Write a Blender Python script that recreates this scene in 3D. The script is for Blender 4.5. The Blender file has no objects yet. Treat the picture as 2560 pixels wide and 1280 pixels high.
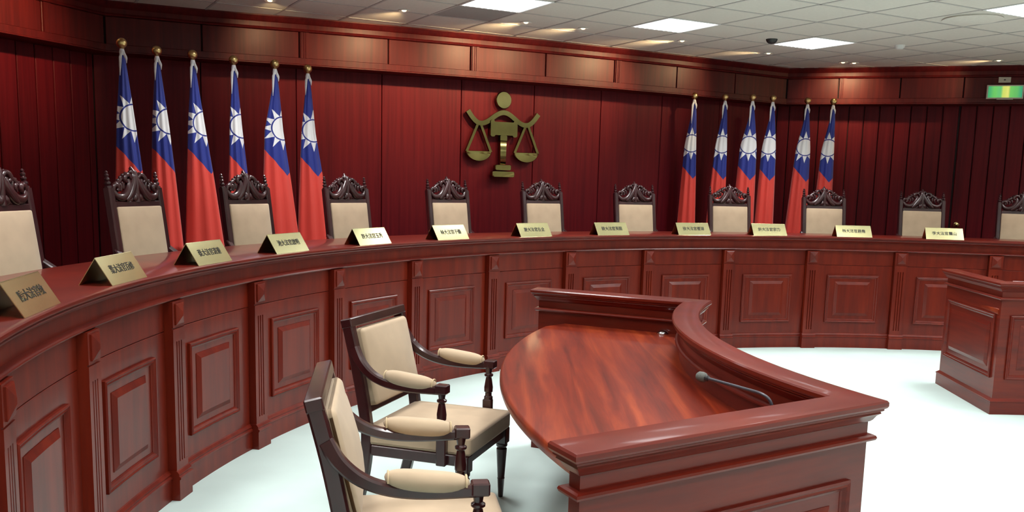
import bpy, bmesh, math, random
from mathutils import Vector, Matrix
from mathutils.geometry import tessellate_polygon
random.seed(7)
PI = math.pi
sc = bpy.context.scene
COL = sc.collection
R = math.radians

# ------------------------------------------------------------------ camera, world, exposure
cam = bpy.data.cameras.new('camera')
cam.sensor_width = 36.0
cam.lens = 2307.53 / 2560 * 36.0
cam.shift_x = 0.0
cam.shift_y = (791.9 - 640) / 2560
cam.clip_start = 0.05
cam_o = bpy.data.objects.new('camera', cam)
COL.objects.link(cam_o)
_p, _r = -0.145894, 0.025699
_f = Vector((0, math.cos(_p), math.sin(_p)))
_x = Vector((1, 0, 0)); _u = _x.cross(_f)
_rx = _x * math.cos(_r) + _u * math.sin(_r)
_uy = -_x * math.sin(_r) + _u * math.cos(_r)
m = Matrix.Identity(4)
for k in range(3):
    m[k][0], m[k][1], m[k][2] = _rx[k], _uy[k], -_f[k]
m[2][3] = 1.70
cam_o.matrix_world = m
sc.camera = cam_o

w = bpy.data.worlds.new('world'); sc.world = w; w.use_nodes = True
w.node_tree.nodes['Background'].inputs[0].default_value = (0.75, 0.8, 0.9, 1)
w.node_tree.nodes['Background'].inputs[1].default_value = 0.05

sc.view_settings.view_transform = 'Standard'
sc.view_settings.look = 'None'
sc.view_settings.gamma = 1.0
sc.view_settings.use_curve_mapping = False
sc.view_settings.exposure = 0.0
sc.cycles.use_light_tree = False
sc.cycles.caustics_reflective = False
sc.cycles.max_bounces = 4
sc.cycles.diffuse_bounces = 3
sc.cycles.glossy_bounces = 2
sc.cycles.transmission_bounces = 2
sc.cycles.transparent_max_bounces = 4

PANEL_STRENGTH = 4.5
PANEL_WATT = 24.5
PANEL_SPREAD = 125.0
SPOT_WATT = 82.0

# ------------------------------------------------------------------ materials
MAT = {}
def new_mat(name):
    mt = bpy.data.materials.new(name); mt.use_nodes = True
    MAT[name] = mt
    nt = mt.node_tree
    return mt, nt, nt.nodes['Principled BSDF']

def wood(name, cols, scale, rough=0.3, coat=0.25, rot=(0, 0, 0), vary=0.25, detail=3, bump=0.0, spec=0.5, dist=0.0, coat_rough=None):
    mt, nt, b = new_mat(name)
    N, L = nt.nodes, nt.links
    tc = N.new('ShaderNodeTexCoord'); mp = N.new('ShaderNodeMapping')
    mp.inputs['Scale'].default_value = scale
    mp.inputs['Rotation'].default_value = rot
    oi = N.new('ShaderNodeObjectInfo')
    mul = N.new('ShaderNodeVectorMath'); mul.operation = 'SCALE'; mul.inputs[3].default_value = 37.0
    cmb = N.new('ShaderNodeCombineXYZ')
    L.new(oi.outputs['Random'], cmb.inputs[0]); L.new(oi.outputs['Random'], cmb.inputs[1])
    L.new(cmb.outputs[0], mul.inputs[0])
    add = N.new('ShaderNodeVectorMath'); add.operation = 'ADD'
    L.new(tc.outputs['Object'], mp.inputs[0]); L.new(mp.outputs[0], add.inputs[0]); L.new(mul.outputs[0], add.inputs[1])
    nz = N.new('ShaderNodeTexNoise'); nz.inputs['Scale'].default_value = 1.0
    nz.inputs['Detail'].default_value = detail; nz.inputs['Roughness'].default_value = 0.62
    nz.inputs['Distortion'].default_value = dist
    L.new(add.outputs[0], nz.inputs['Vector'])
    cr = N.new('ShaderNodeValToRGB')
    e = cr.color_ramp.elements
    e[0].position = 0.30; e[0].color = (*cols[0], 1)
    e[1].position = 0.72; e[1].color = (*cols[2], 1)
    x = e.new(0.5); x.color = (*cols[1], 1)
    L.new(nz.outputs[0], cr.inputs[0])
    hs = N.new('ShaderNodeHueSaturation')
    mr = N.new('ShaderNodeMapRange')
    mr.inputs[3].default_value = 1 - vary / 2; mr.inputs[4].default_value = 1 + vary / 2
    L.new(oi.outputs['Random'], mr.inputs[0]); L.new(mr.outputs[0], hs.inputs['Value'])
    L.new(cr.outputs[0], hs.inputs['Color']); L.new(hs.outputs[0], b.inputs['Base Color'])
    b.inputs['Roughness'].default_value = rough
    b.inputs['Specular IOR Level'].default_value = spec
    b.inputs['Coat Weight'].default_value = coat
    b.inputs['Coat Roughness'].default_value = coat_rough if coat_rough else max(0.08, rough - 0.15)
    if bump:
        bp = N.new('ShaderNodeBump'); bp.inputs['Strength'].default_value = bump; bp.inputs['Distance'].default_value = 0.01
        L.new(nz.outputs[0], bp.inputs['Height']); L.new(bp.outputs[0], b.inputs['Normal'])
    return mt

def plain(name, col, rough=0.5, metal=0.0, noise=0.0, nscale=40, bump=0.0, sheen=0.0, spec=0.5, emit=None, estr=0.0):
    mt, nt, b = new_mat(name)
    N, L = nt.nodes, nt.links
    b.inputs['Roughness'].default_value = rough
    b.inputs['Metallic'].default_value = metal
    b.inputs['Specular IOR Level'].default_value = spec
    b.inputs['Sheen Weight'].default_value = sheen
    tc = N.new('ShaderNodeTexCoord'); nz = N.new('ShaderNodeTexNoise')
    nz.inputs['Scale'].default_value = nscale; nz.inputs['Detail'].default_value = 2
    L.new(tc.outputs['Object'], nz.inputs['Vector'])
    cr = N.new('ShaderNodeValToRGB')
    e = cr.color_ramp.elements
    e[0].position = 0.3; e[0].color = (*[c * (1 - noise) for c in col], 1)
    e[1].position = 0.7; e[1].color = (*[min(1, c * (1 + noise)) for c in col], 1)
    L.new(nz.outputs[0], cr.inputs[0]); L.new(cr.outputs[0], b.inputs['Base Color'])
    if bump:
        bp = N.new('ShaderNodeBump'); bp.inputs['Strength'].default_value = bump; bp.inputs['Distance'].default_value = 0.004
        L.new(nz.outputs[0], bp.inputs['Height']); L.new(bp.outputs[0], b.inputs['Normal'])
    if emit:
        b.inputs['Emission Color'].default_value = (*emit, 1)
        b.inputs['Emission Strength'].default_value = estr
    return mt

wood('wall_wood', [(0.080, 0.0030, 0.0072), (0.106, 0.0040, 0.0086), (0.132, 0.0058, 0.0102)], (26, 26, 0.8), rough=0.5, coat=0.0, vary=0.14, spec=0.15)
wood('fascia_wood', [(0.052, 0.0032, 0.0038), (0.074, 0.0046, 0.0050), (0.096, 0.0068, 0.0064)], (22, 22, 0.8), rough=0.45, coat=0.03, vary=0.08, spec=0.22)  # darker than wall_wood: weak light up there is put into the base colour
wood('bench_wood', [(0.094, 0.0060, 0.0018), (0.136, 0.0094, 0.0025), (0.178, 0.0146, 0.0036)], (12, 12, 1.2), rough=0.45, coat=0.24, vary=0.06, spec=0.25, coat_rough=0.12)
wood('bench_top_wood', [(0.095, 0.0066, 0.0036), (0.128, 0.0096, 0.0046), (0.160, 0.0140, 0.0060)], (3, 3, 3), rough=0.40, coat=0.5, vary=0.0, spec=0.3, coat_rough=0.10)
wood('desk_wood', [(0.084, 0.0052, 0.0018), (0.124, 0.0084, 0.0024), (0.165, 0.0136, 0.0034)], (1.4, 1.4, 18), rough=0.42, coat=0.26, vary=0.0, spec=0.25, coat_rough=0.10)
wood('table_wood', [(0.085, 0.0066, 0.0028), (0.180, 0.0180, 0.0050), (0.33, 0.050, 0.010)], (15, 0.9, 6.5), rough=0.40, coat=0.16, rot=(0, 0, R(-7)), vary=0.0, detail=5, dist=0.5, spec=0.25, coat_rough=0.14)
wood('chair_wood', [(0.020, 0.0038, 0.0056), (0.034, 0.0064, 0.0086), (0.050, 0.0095, 0.0120)], (9, 9, 2), rough=0.3, coat=0.3, vary=0.1, coat_rough=0.1)
wood('armchair_wood', [(0.020, 0.0034, 0.0046), (0.034, 0.0056, 0.0070), (0.050, 0.0090, 0.0100)], (9, 9, 2), rough=0.3, coat=0.4, vary=0.0, coat_rough=0.08)
plain('groove', (0.010, 0.002, 0.003), rough=0.7)
plain('upholstery', (0.50, 0.375, 0.25), rough=0.85, noise=0.06, nscale=9, bump=0.03, sheen=0.2)
plain('piping', (0.56, 0.43, 0.26), rough=0.7, noise=0.05)
plain('carpet', (0.555, 0.690, 0.665), rough=0.95, noise=0.035, nscale=3.0, bump=0.0)
plain('platform_carpet', (0.16, 0.05, 0.05), rough=0.95, noise=0.1, nscale=20)
plain('ceiling_tile', (0.72, 0.675, 0.61), rough=0.9, noise=0.03, nscale=30, bump=0.1)
plain('ceiling_tile_dark', (0.36, 0.335, 0.32), rough=0.9, noise=0.03, nscale=30)
plain('ceiling_grid', (0.11, 0.105, 0.10), rough=0.7, noise=0.05)
plain('tee_bar', (0.50, 0.475, 0.45), rough=0.6, noise=0.05)
plain('white_metal', (0.72, 0.72, 0.70), rough=0.4, noise=0.02)
plain('dark_plastic', (0.02, 0.02, 0.022), rough=0.5, noise=0.1)
plain('grey_foam', (0.11, 0.115, 0.105), rough=0.9, noise=0.15, nscale=300, bump=0.2)
plain('grey_metal', (0.06, 0.06, 0.075), rough=0.35, metal=0.3, noise=0.05)
plain('chrome', (0.8, 0.8, 0.82), rough=0.12, metal=1.0)
plain('brass_plate', (0.84, 0.79, 0.44), rough=0.25, metal=1.0, noise=0.04, nscale=14)
plain('brass_dark', (0.26, 0.22, 0.085), rough=0.13, metal=1.0, noise=0.08, nscale=8)
plain('brass_bright', (0.95, 0.78, 0.36), rough=0.14, metal=1.0, noise=0.03)
plain('brass_ball', (0.62, 0.46, 0.20), rough=0.30, metal=1.0, noise=0.05)
plain('lettering', (0.018, 0.016, 0.010), rough=0.5, metal=0.0, noise=0.1)
plain('white_cloth', (0.80, 0.80, 0.82), rough=0.8, noise=0.04)
plain('cream_wall', (0.68, 0.62, 0.54), rough=0.8, noise=0.03, nscale=4)
plain('panel_light', (0.9, 0.9, 0.9), rough=0.5, emit=(0.93, 0.97, 1.0), estr=PANEL_STRENGTH)
plain('halogen_bulb', (0.9, 0.8, 0.6), rough=0.4, emit=(1.0, 0.66, 0.32), estr=6.0)
plain('beige_plastic', (0.50, 0.45, 0.36), rough=0.5, noise=0.04)
plain('warm_reflector', (0.75, 0.62, 0.45), rough=0.3, metal=0.6, noise=0.03)

MAT['halogen_bulb'].cycles.emission_sampling = 'NONE'
MAT['panel_light'].cycles.emission_sampling = 'NONE'
def flag_material():
    mt, nt, b = new_mat('flag_cloth')
    N, L = nt.nodes, nt.links
    uv = N.new('ShaderNodeUVMap'); uv.uv_map = 'print'
    sx = N.new('ShaderNodeSeparateXYZ'); L.new(uv.outputs[0], sx.inputs[0])
    def M(op, a, b_=None, c=None):
        n = N.new('ShaderNodeMath'); n.operation = op
        for k, v in enumerate((a, b_, c)):
            if v is None: continue
            if isinstance(v, (int, float)): n.inputs[k].default_value = v
            else: L.new(v, n.inputs[k])
        return n.outputs[0]
    U, V = sx.outputs[0], sx.outputs[1]
    rr = M('SQRT', M('ADD', M('MULTIPLY', U, U), M('MULTIPLY', V, V)))
    disc = M('LESS_THAN', rr, 0.098)
    ring = M('LESS_THAN', rr, 0.110)
    ang = M('ARCTAN2', U, V)
    step = PI / 6
    a = M('ABSOLUTE', M('SUBTRACT', M('FLOORED_MODULO', M('ADD', ang, step / 2), step), step / 2))
    along = M('MULTIPLY', rr, M('COSINE', a)); across = M('MULTIPLY', rr, M('SINE', a))
    inray = M('LESS_THAN', across, M('MULTIPLY', M('SUBTRACT', 0.198, along), 0.30))
    ray = M('MULTIPLY', inray, M('GREATER_THAN', rr, 0.110))
    white = M('MAXIMUM', disc, ray)
    # canton lower border hangs as a point
    bound = M('SUBTRACT', M('MULTIPLY', M('ABSOLUTE', M('SUBTRACT', U, 0.035)), 1.15), 0.43)
    blue = M('GREATER_THAN', V, bound)
    mix1 = N.new('ShaderNodeMix'); mix1.data_type = 'RGBA'
    mix1.inputs[6].default_value = (0.78, 0.060, 0.042, 1); mix1.inputs[7].default_value = (0.012, 0.028, 0.27, 1)
    L.new(blue, mix1.inputs[0])
    mix2 = N.new('ShaderNodeMix'); mix2.data_type = 'RGBA'
    L.new(mix1.outputs[2], mix2.inputs[6]); mix2.inputs[7].default_value = (0.93, 0.93, 0.95, 1)
    L.new(white, mix2.inputs[0])
    L.new(mix2.outputs[2], b.inputs['Base Color'])
    b.inputs['Roughness'].default_value = 0.55
    b.inputs['Sheen Weight'].default_value = 0.25
flag_material()

def sign_material():
    mt, nt, b = new_mat('exit_sign_face')
    N, L = nt.nodes, nt.links
    tc = N.new('ShaderNodeTexCoord'); sx = N.new('ShaderNodeSeparateXYZ')
    L.new(tc.outputs['Generated'], sx.inputs[0])
    cr = N.new('ShaderNodeValToRGB'); cr.color_ramp.interpolation = 'EASE'
    e = cr.color_ramp.elements
    e[0].position = 0.0; e[0].color = (0.05, 0.45, 0.18, 1)
    e[1].position = 1.0; e[1].color = (0.04, 0.40, 0.20, 1)
    for p, c in ((0.20, (0.16, 0.62, 0.14)), (0.36, (0.14, 0.60, 0.20)), (0.46, (0.70, 0.82, 0.16)), (0.58, (0.88, 0.86, 0.20)),
                 (0.66, (0.18, 0.62, 0.14)), (0.82, (0.14, 0.55, 0.14))):
        x = e.new(p); x.color = (*c, 1)
    L.new(sx.outputs[0], cr.inputs[0])
    L.new(cr.outputs[0], b.inputs['Base Color']); L.new(cr.outputs[0], b.inputs['Emission Color'])
    b.inputs['Emission Strength'].default_value = 0.6
    mt.cycles.emission_sampling = 'NONE'
sign_material()

# ------------------------------------------------------------------ mesh helpers
class MB:
    def __init__(s): s.v = []; s.f = []; s.uv = None
    def add(s, vs, fs):
        o = len(s.v); s.v += [Vector(p) for p in vs]; s.f += [tuple(i + o for i in f) for f in fs]
    def box(s, c, size, rot=None, ch=0.0):
        bm = bmesh.new(); bmesh.ops.create_cube(bm, size=1.0)
        bmesh.ops.scale(bm, vec=size, verts=bm.verts)
        if ch: bmesh.ops.bevel(bm, geom=bm.edges[:], offset=ch, segments=1, affect='EDGES')
        mt = Matrix.Translation(Vector(c)) @ (rot.to_4x4() if rot is not None else Matrix.Identity(4))
        bm.verts.index_update()
        s.add([mt @ q.co for q in bm.verts], [[q.index for q in f.verts] for f in bm.faces]); bm.free()
        return s
    def rounded(s, c, size, r, rot=None, seg=3, puff=0.0, only=None):
        bm = bmesh.new(); bmesh.ops.create_cube(bm, size=1.0)
        bmesh.ops.subdivide_edges(bm, edges=bm.edges[:], cuts=5, use_grid_fill=True)
        for q in bm.verts:
            x, y, z = q.co * 2
            px = (1 - x * x) ; py = (1 - y * y); pz = (1 - z * z)
            d = Vector((0, 0, 0))
            if abs(x) > .99 and only in (None, 'x'): d.x = x * puff * py * pz
            if abs(y) > .99 and only is None: d.y = y * puff * px * pz
            if abs(z) > .99 and only in (None, 'z'): d.z = z * puff * px * py
            q.co = Vector((q.co.x * size[0], q.co.y * size[1], q.co.z * size[2])) + d
        ed = [e for e in bm.edges if len(e.link_faces) == 2 and e.calc_face_angle() > R(40)]
        bmesh.ops.bevel(bm, geom=ed, offset=r, segments=seg, affect='EDGES', profile=0.5)
        mt = Matrix.Translation(Vector(c)) @ (rot.to_4x4() if rot is not None else Matrix.Identity(4))
        bm.verts.index_update()
        s.add([mt @ q.co for q in bm.verts], [[q.index for q in f.verts] for f in bm.faces]); bm.free()
        return s
    def tube(s, path, rad, n=8, flat=(1, 1), cap=True, up=None):
        path = [Vector(p) for p in path]
        if not hasattr(rad, '__len__'): rad = [rad] * len(path)
        rings = []; prev = None
        for k, p in enumerate(path):
            t = (path[min(k + 1, len(path) - 1)] - path[max(k - 1, 0)]).normalized()
            if up is not None: a = Vector(up)
            else: a = prev if prev is not None else (Vector((0, 0, 1)) if abs(t.z) < .9 else Vector((1, 0, 0)))
            a = (a - t * a.dot(t)).normalized(); prev = a; b = t.cross(a)
            rings.append([p + (a * math.cos(2 * PI * i / n) * flat[0] + b * math.sin(2 * PI * i / n) * flat[1]) * rad[k] for i in range(n)])
        s.loft(rings, cap=cap); return s
    def loft(s, rings, cap=True, closed=True):
        n = len(rings[0]); vs = [p for r in rings for p in r]; fs = []
        for k in range(len(rings) - 1):
            for i in range(n if closed else n - 1):
                j = (i + 1) % n
                fs.append((k * n + i, k * n + j, (k + 1) * n + j, (k + 1) * n + i))
        if cap and closed:
            fs.append(tuple(range(n - 1, -1, -1))); fs.append(tuple((len(rings) - 1) * n + i for i in range(n)))
        s.add(vs, fs)
    def rectbar(s, path, w, h, side):
        # rectangular bar along path; side = list of side vectors (width direction)
        rings = []; path = [Vector(p) for p in path]
        for k, p in enumerate(path):
            t = (path[min(k + 1, len(path) - 1)] - path[max(k - 1, 0)]).normalized()
            a = Vector(side[k] if isinstance(side, list) else side); a = (a - t * a.dot(t)).normalized(); b = t.cross(a)
            ww = w[k] if isinstance(w, list) else w; hh = h[k] if isinstance(h, list) else h
            c = min(ww, hh) * .18
            pts = [(ww / 2 - c, -hh / 2), (ww / 2, -hh / 2 + c), (ww / 2, hh / 2 - c), (ww / 2 - c, hh / 2), (-ww / 2 + c, hh / 2), (-ww / 2, hh / 2 - c), (-ww / 2, -hh / 2 + c), (-ww / 2 + c, -hh / 2)]
            rings.append([p + a * x + b * y for x, y in pts])
        s.loft(rings); return s
    def lathe(s, prof, c, n=14, axis=None):
        c = Vector(c); rings = []
        M3 = axis if axis is not None else Matrix.Identity(3)
        for r, z in prof:
            rings.append([c + M3 @ Vector((r * math.cos(2 * PI * i / n), r * math.sin(2 * PI * i / n), z)) for i in range(n)])
        s.loft(rings); return s
    def sphere(s, c, r, n=14, sc_=(1, 1, 1)):
        c = Vector(c)
        prof = [(r * math.sin(PI * k / (n // 2 + 1)) + 1e-5, -r * math.cos(PI * k / (n // 2 + 1))) for k in range(n // 2 + 2)]
        rings = [[c + Vector((a * math.cos(2 * PI * i / n) * sc_[0], a * math.sin(2 * PI * i / n) * sc_[1], z * sc_[2])) for i in range(n)] for a, z in prof]
        s.loft(rings); return s
    def loops(s, mp, s0, s1, z0, z1, lst, nseg=1, fill=True):
        # nested rectangles in (s,z), each (inset, depth); mp(s,z,d) -> world point
        rings = []
        for ins, d in lst:
            a, b, c, e = s0 + ins, s1 - ins, z0 + ins, z1 - ins
            pts = [(a + (b - a) * k / nseg, c) for k in range(nseg + 1)] + [(b - (b - a) * k / nseg, e) for k in range(nseg + 1)]
            rings.append([mp(x, z, d) for x, z in pts])
        s.loft(rings, cap=False)
        if fill:
            n = len(rings[0]); r = rings[-1]; o = len(s.v); s.v += [Vector(p) for p in r]
            for k in range(nseg):
                s.f.append((o + k, o + k + 1, o + n - 2 - k, o + n - 1 - k))
        return s
    def outline(s, poly, prof, top=True, bottom=True):
        # closed outline offset by profile (off,z): mitred rings
        n = len(poly); area = sum(poly[i][0] * poly[(i + 1) % n][1] - poly[(i + 1) % n][0] * poly[i][1] for i in range(n))
        if area < 0: poly = poly[::-1]
        rings = []
        for off, z in prof:
            rings.append([Vector((*q, z)) for q in offset_poly(poly, off)])
        s.loft(rings, cap=False)
        for flag, r, flip in ((top, rings[-1], False), (bottom, rings[0], True)):
            if not flag: continue
            tri = tessellate_polygon([r]); o = len(s.v); s.v += r
            for t in tri:
                a, b, c = [o + k for k in t]
                nz_ = (s.v[b] - s.v[a]).cross(s.v[c] - s.v[a]).z
                if (nz_ < 0) != flip: a, c = c, a
                s.f.append((a, b, c))
        return s
    def build(s, name, mat, parent=None, smooth=30, local=False, link=True):
        me = bpy.data.meshes.new(name)
        o = Vector((0, 0, 0))
        if parent is not None and not local:
            q = parent
            while q is not None: o = o + q.location; q = q.parent
        vs = s.v if local else [p - o for p in s.v]
        me.from_pydata([tuple(p) for p in vs], [], s.f); me.update()
        bm = bmesh.new(); bm.from_mesh(me); bmesh.ops.remove_doubles(bm, verts=bm.verts, dist=1e-6)
        bmesh.ops.recalc_face_normals(bm, faces=bm.faces); bm.to_mesh(me); bm.free()
        if smooth:
            me.shade_smooth(); me.set_sharp_from_angle(angle=R(smooth))
        me.materials.append(MAT[mat])
        ob = bpy.data.objects.new(name, me); COL.objects.link(ob)
        if parent is not None: ob.parent = parent
        return ob

def offset_poly(poly, off, closed=True):
    n = len(poly); out = []
    for i in range(n):
        p = Vector(poly[i])
        a = Vector(poly[i - 1]) if (closed or i > 0) else None
        b = Vector(poly[(i + 1) % n]) if (closed or i < n - 1) else None
        n1 = n2 = None
        if a is not None: d = (p - a).normalized(); n1 = Vector((d.y, -d.x))
        if b is not None: d = (b - p).normalized(); n2 = Vector((d.y, -d.x))
        if n1 is None: n1 = n2
        if n2 is None: n2 = n1
        mm = (n1 + n2); L2 = mm.length
        mm = mm / L2; k = 1.0 / max(0.35, mm.dot(n1))
        out.append((p.x + mm.x * off * k, p.y + mm.y * off * k))
    return out

def empty(name, loc, rz=0):
    o = bpy.data.objects.new(name, None); COL.objects.link(o)
    o.location = loc; o.rotation_euler = (0, 0, rz); o.empty_display_size = 0.1
    return o
def tag(o, label, cat, group=None):
    o['label'] = label; o['category'] = cat
    if group: o['group'] = group
    return o
def struct(o, label=None):
    o['kind'] = 'structure'
    if label: o['label'] = label
    return o
def share(src, name, parent, loc=(0, 0, 0), rot=None):
    c = src.copy(); c.name = name; COL.objects.link(c); c.parent = parent; c.location = loc
    if rot is not None: c.rotation_euler = rot
    return c
def copy_tree(o, parent=None):
    c = o.copy(); COL.objects.link(c); c.parent = parent
    for ch in list(o.children):
        if ch.type != 'LIGHT': copy_tree(ch, c)
    return c

# ------------------------------------------------------------------ plan of the room
CC = Vector((3.9251, 4.2150))       # centre of the curved bench
RB = 5.712                          # radius of the bench front
DA = 0.169358
A6 = -0.818002
T = 0.625                           # ceiling module
GO = Vector((2.5475, 8.1324)); GA = 0.501941
E1 = Vector((math.cos(GA), math.sin(GA))); E2 = Vector((-math.sin(GA), math.cos(GA)))
ZC = 3.248; HB = 1.20; ZP = 0.40
def GW(i, j): return GO + E1 * (i * T) + E2 * (j * T)
def jwall(i): return 5.12 + 0.0114 * (i - 0.5) ** 2
CL = Vector((-3.83, 8.81)); DL = Vector((-0.3431, -0.9393))
CR = Vector((3.53, 12.43)); DR = Vector((0.9484, -0.3171))
SEAMS = [-7.06, -5.60, -4.16, -2.71, -1.26, 0.20, 1.67, 3.21]
fascia_mid = [CL] + [GW(i, jwall(i)) for i in SEAMS] + [CR]
LW = 4.5
fascia_path = [CL + DL * LW] + fascia_mid + [CR + DR * LW]
fascia_path = [(p.x, p.y) for p in fascia_path]
# room side is on the right hand when walking from left to right -> offset_poly(+) points to the right of travel
def fpath(off): return offset_poly(fascia_path, off, closed=False)
wall_path = fpath(-0.26)
SIDE = 8.2
room = fpath(-0.30)
pl_ = Vector(room[0]) - E2 * SIDE; pr_ = Vector(room[-1]) - E2 * SIDE
ROOM = [tuple(pl_)] + room + [tuple(pr_)]

# floor
mb = MB(); mb.outline(ROOM, [(0.1, -0.05), (0.1, 0.0)])
struct(mb.build('floor', 'carpet', smooth=0), 'pale mint carpet floor')
# ceiling slab above the tiles
mb = MB(); mb.outline(ROOM, [(0.1, ZC + 0.012), (0.1, ZC + 0.08)])
ceiling = struct(mb.build('ceiling', 'ceiling_grid', smooth=0), 'suspended ceiling of square tiles')

def inside(p, poly):
    c = False; n = len(poly)
    for i in range(n):
        (x1, y1), (x2, y2) = poly[i], poly[(i + 1) % n]
        if (y1 > p[1]) != (y2 > p[1]) and p[0] < (x2 - x1) * (p[1] - y1) / (y2 - y1) + x1: c = not c
    return c

LIGHT_TILES = [(i, j) for j in (2,) for i in (-7, -4, -1, 2)] + [(i, j) for j in (-2, -6, -10) for i in (-10, -7, -4, -1, 2, 5, 8)]
LIGHT_TILES = [t for t in LIGHT_TILES if inside(GW(t[0] + .5, t[1] + .5), ROOM)]
VENT_TILE = (2, -1); DARK_TILE = (-4, 3)

def tile_quad(i, j, g=0.010):
    a = g / T
    return [GW(i + a, j + a), GW(i + 1 - a, j + a), GW(i + 1 - a, j + 1 - a), GW(i + a, j + 1 - a)]
def tile_mesh(mb, i, j):
    q = tile_quad(i, j)
    cc_ = GW(i + .5, j + .5)
    lo = [Vector((p.x, p.y, ZC + 0.004)) for p in q]
    lo2 = [Vector((*(cc_ + (p - cc_) * 0.985), ZC)) for p in q]
    hi = [Vector((p.x, p.y, ZC + 0.014)) for p in q]
    mb.loft([hi, lo, lo2], cap=True)
proto_tile = None
rest = MB()
gar = Matrix.Rotation(GA, 4, 'Z')
for i in range(-16, 16):
    for j in range(-16, 7):
        if (i, j) in LIGHT_TILES: continue
        c = GW(i + .5, j + .5)
        if not inside(c, ROOM) and not (inside(GW(i + .5, j), ROOM) or inside(GW(i, j + .5), ROOM) or inside(GW(i + 1, j + .5), ROOM)): continue
        near = -9 <= i <= 8 and -2 <= j <= 6 and c.y > 5.6
        if near:
            if proto_tile is None:
                t_ = MB()
                h_ = T / 2 - 0.010
                ring = lambda s_, z_: [Vector((a * h_ * s_, b * h_ * s_, z_)) for a, b in ((-1, -1), (1, -1), (1, 1), (-1, 1))]
                t_.loft([ring(1, .014), ring(1, .004), ring(.985, 0)])
                proto_tile = t_.build('tile', 'ceiling_tile', ceiling, local=True, smooth=0)
                ob = proto_tile
            else:
                ob = share(proto_tile, 'tile', ceiling)
            ob.location = (c.x, c.y, ZC); ob.rotation_euler = (0, 0, GA)
            if (i, j) == DARK_TILE:
                ob.data = ob.data.copy(); ob.data.materials.clear(); ob.data.materials.append(MAT['ceiling_tile_dark'])
                ob['label'] = 'darker grey tile'
        else:
            tile_mesh(rest, i, j)
bars = MB()
def bar_piece(p, q):
    d = (q - p).normalized(); n_ = Vector((-d.y, d.x)) * 0.012
    r_ = [p + n_, q + n_, q - n_, p - n_]
    bars.loft([[Vector((v.x, v.y, ZC + .013)) for v in r_], [Vector((v.x, v.y, ZC - .003)) for v in r_]])
for i in range(-17, 17):
    for ax_ in (0, 1):
        run = None
        for j in range(-18, 19):
            p = GW(i, j) if ax_ == 0 else GW(j, i)
            q = GW(i, j + 1) if ax_ == 0 else GW(j + 1, i)
            ok = inside(p, ROOM) or inside(q, ROOM)
            if ok and run is None: run = p
            if run is not None and (not ok or j == 18): bar_piece(run, p); run = None
o = bars.build('tee_bars', 'tee_bar', ceiling, smooth=0)
o = rest.build('tiles_overhead', 'ceiling_tile', ceiling, smooth=0); o['kind'] = 'stuff'

# ------------------------------------------------------------------ walls
def sweep_open(mb, path, prof, k0=None, k1=None, endcap=True):
    rings = []
    for off, z in prof:
        q = offset_poly(path, off, closed=False)
        rings.append([Vector((*p, z)) for p in q])
    n = len(path); k0 = 0 if k0 is None else k0; k1 = n - 1 if k1 is None else k1
    cols = [[rings[m_][k] for m_ in range(len(prof))] for k in range(k0, k1 + 1)]
    mb.loft(cols, cap=endcap, closed=True)

def wall_struct(name, path, k0, k1, mat, label):
    mb = MB(); sweep_open(mb, path, [(-0.10, 0), (-0.03, 0), (-0.03, ZC + .02), (-0.10, ZC + .02)], k0, k1)
    return struct(mb.build(name, mat, smooth=0), label)
NP = len(wall_path)
wall_left = wall_struct('wall_left', wall_path, 0, 1, 'groove', 'dark red planked wall at the left')
wall_back = wall_struct('wall_back', wall_path, 1, NP - 2, 'groove', 'dark red panelled wall behind the bench')
wall_right = wall_struct('wall_right', wall_path, NP - 2, NP - 1, 'groove', 'dark red planked wall at the right')
for nm, a, b in (('wall_side_left', ROOM[0], ROOM[1]), ('wall_side_right', ROOM[-2], ROOM[-1]), ('wall_front', ROOM[-1], ROOM[0])):
    a, b = Vector(a), Vector(b); d = (b - a).normalized(); nn = Vector((-d.y, d.x))
    mb = MB(); mb.outline([tuple(a), tuple(b), tuple(b + nn * .1), tuple(a + nn * .1)], [(0, 0), (0, ZC + .02)])
    struct(mb.build(nm, 'cream_wall', smooth=0))

def board(mb, a, b, z0, z1, thick, ch=0.004, front=0.0):
    # vertical board between plan points a,b ; room side to the right of a->b
    a, b = Vector(a), Vector(b); d = (b - a); L_ = d.length; d.normalize(); n_ = Vector((d.y, -d.x))
    def mp(s, z, dd): p = a + d * s + n_ * (front - thick + dd); return Vector((p.x, p.y, z))
    mb.loops(mp, 0, L_, z0, z1, [(0, 0), (0, thick - ch), (ch, thick)])

# centre wall boards
wseam = [Vector(p) for p in wall_path[1:-1]]
for k in range(len(wseam) - 1):
    a, b = wseam[k], wseam[k + 1]; d = (b - a).normalized()
    mb = MB(); board(mb, a + d * .004, b - d * .004, 0.0, 2.90, 0.03)
    mb.build('panel', 'wall_wood', wall_back)
# left planks
def planks(parent, start, d, outn, s_list, z0, z1, name='plank', right=True):
    for a, b in zip(s_list[:-1], s_list[1:]):
        p, q = start + d * (a + .005), start + d * (b - .005)
        if not right: p, q = q, p
        mb = MB(); board(mb, p, q, z0, z1, 0.03, ch=0.006)
        mb.build(name, 'wall_wood', parent)
WL = Vector(wall_path[1]); WR = Vector(wall_path[-2])
nL = Vector((DL.y, -DL.x))
ls = [0.0, 0.075] + [0.075 + 0.197 * k for k in range(1, 21)]
planks(wall_left, WL, DL, None, ls, 0.0, 2.90, right=False)
rs = [0.0, 0.16] + [0.16 + 0.1885 * k for k in range(1, 12)]
planks(wall_right, WR, DR, None, rs, 0.0, 2.90)
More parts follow.
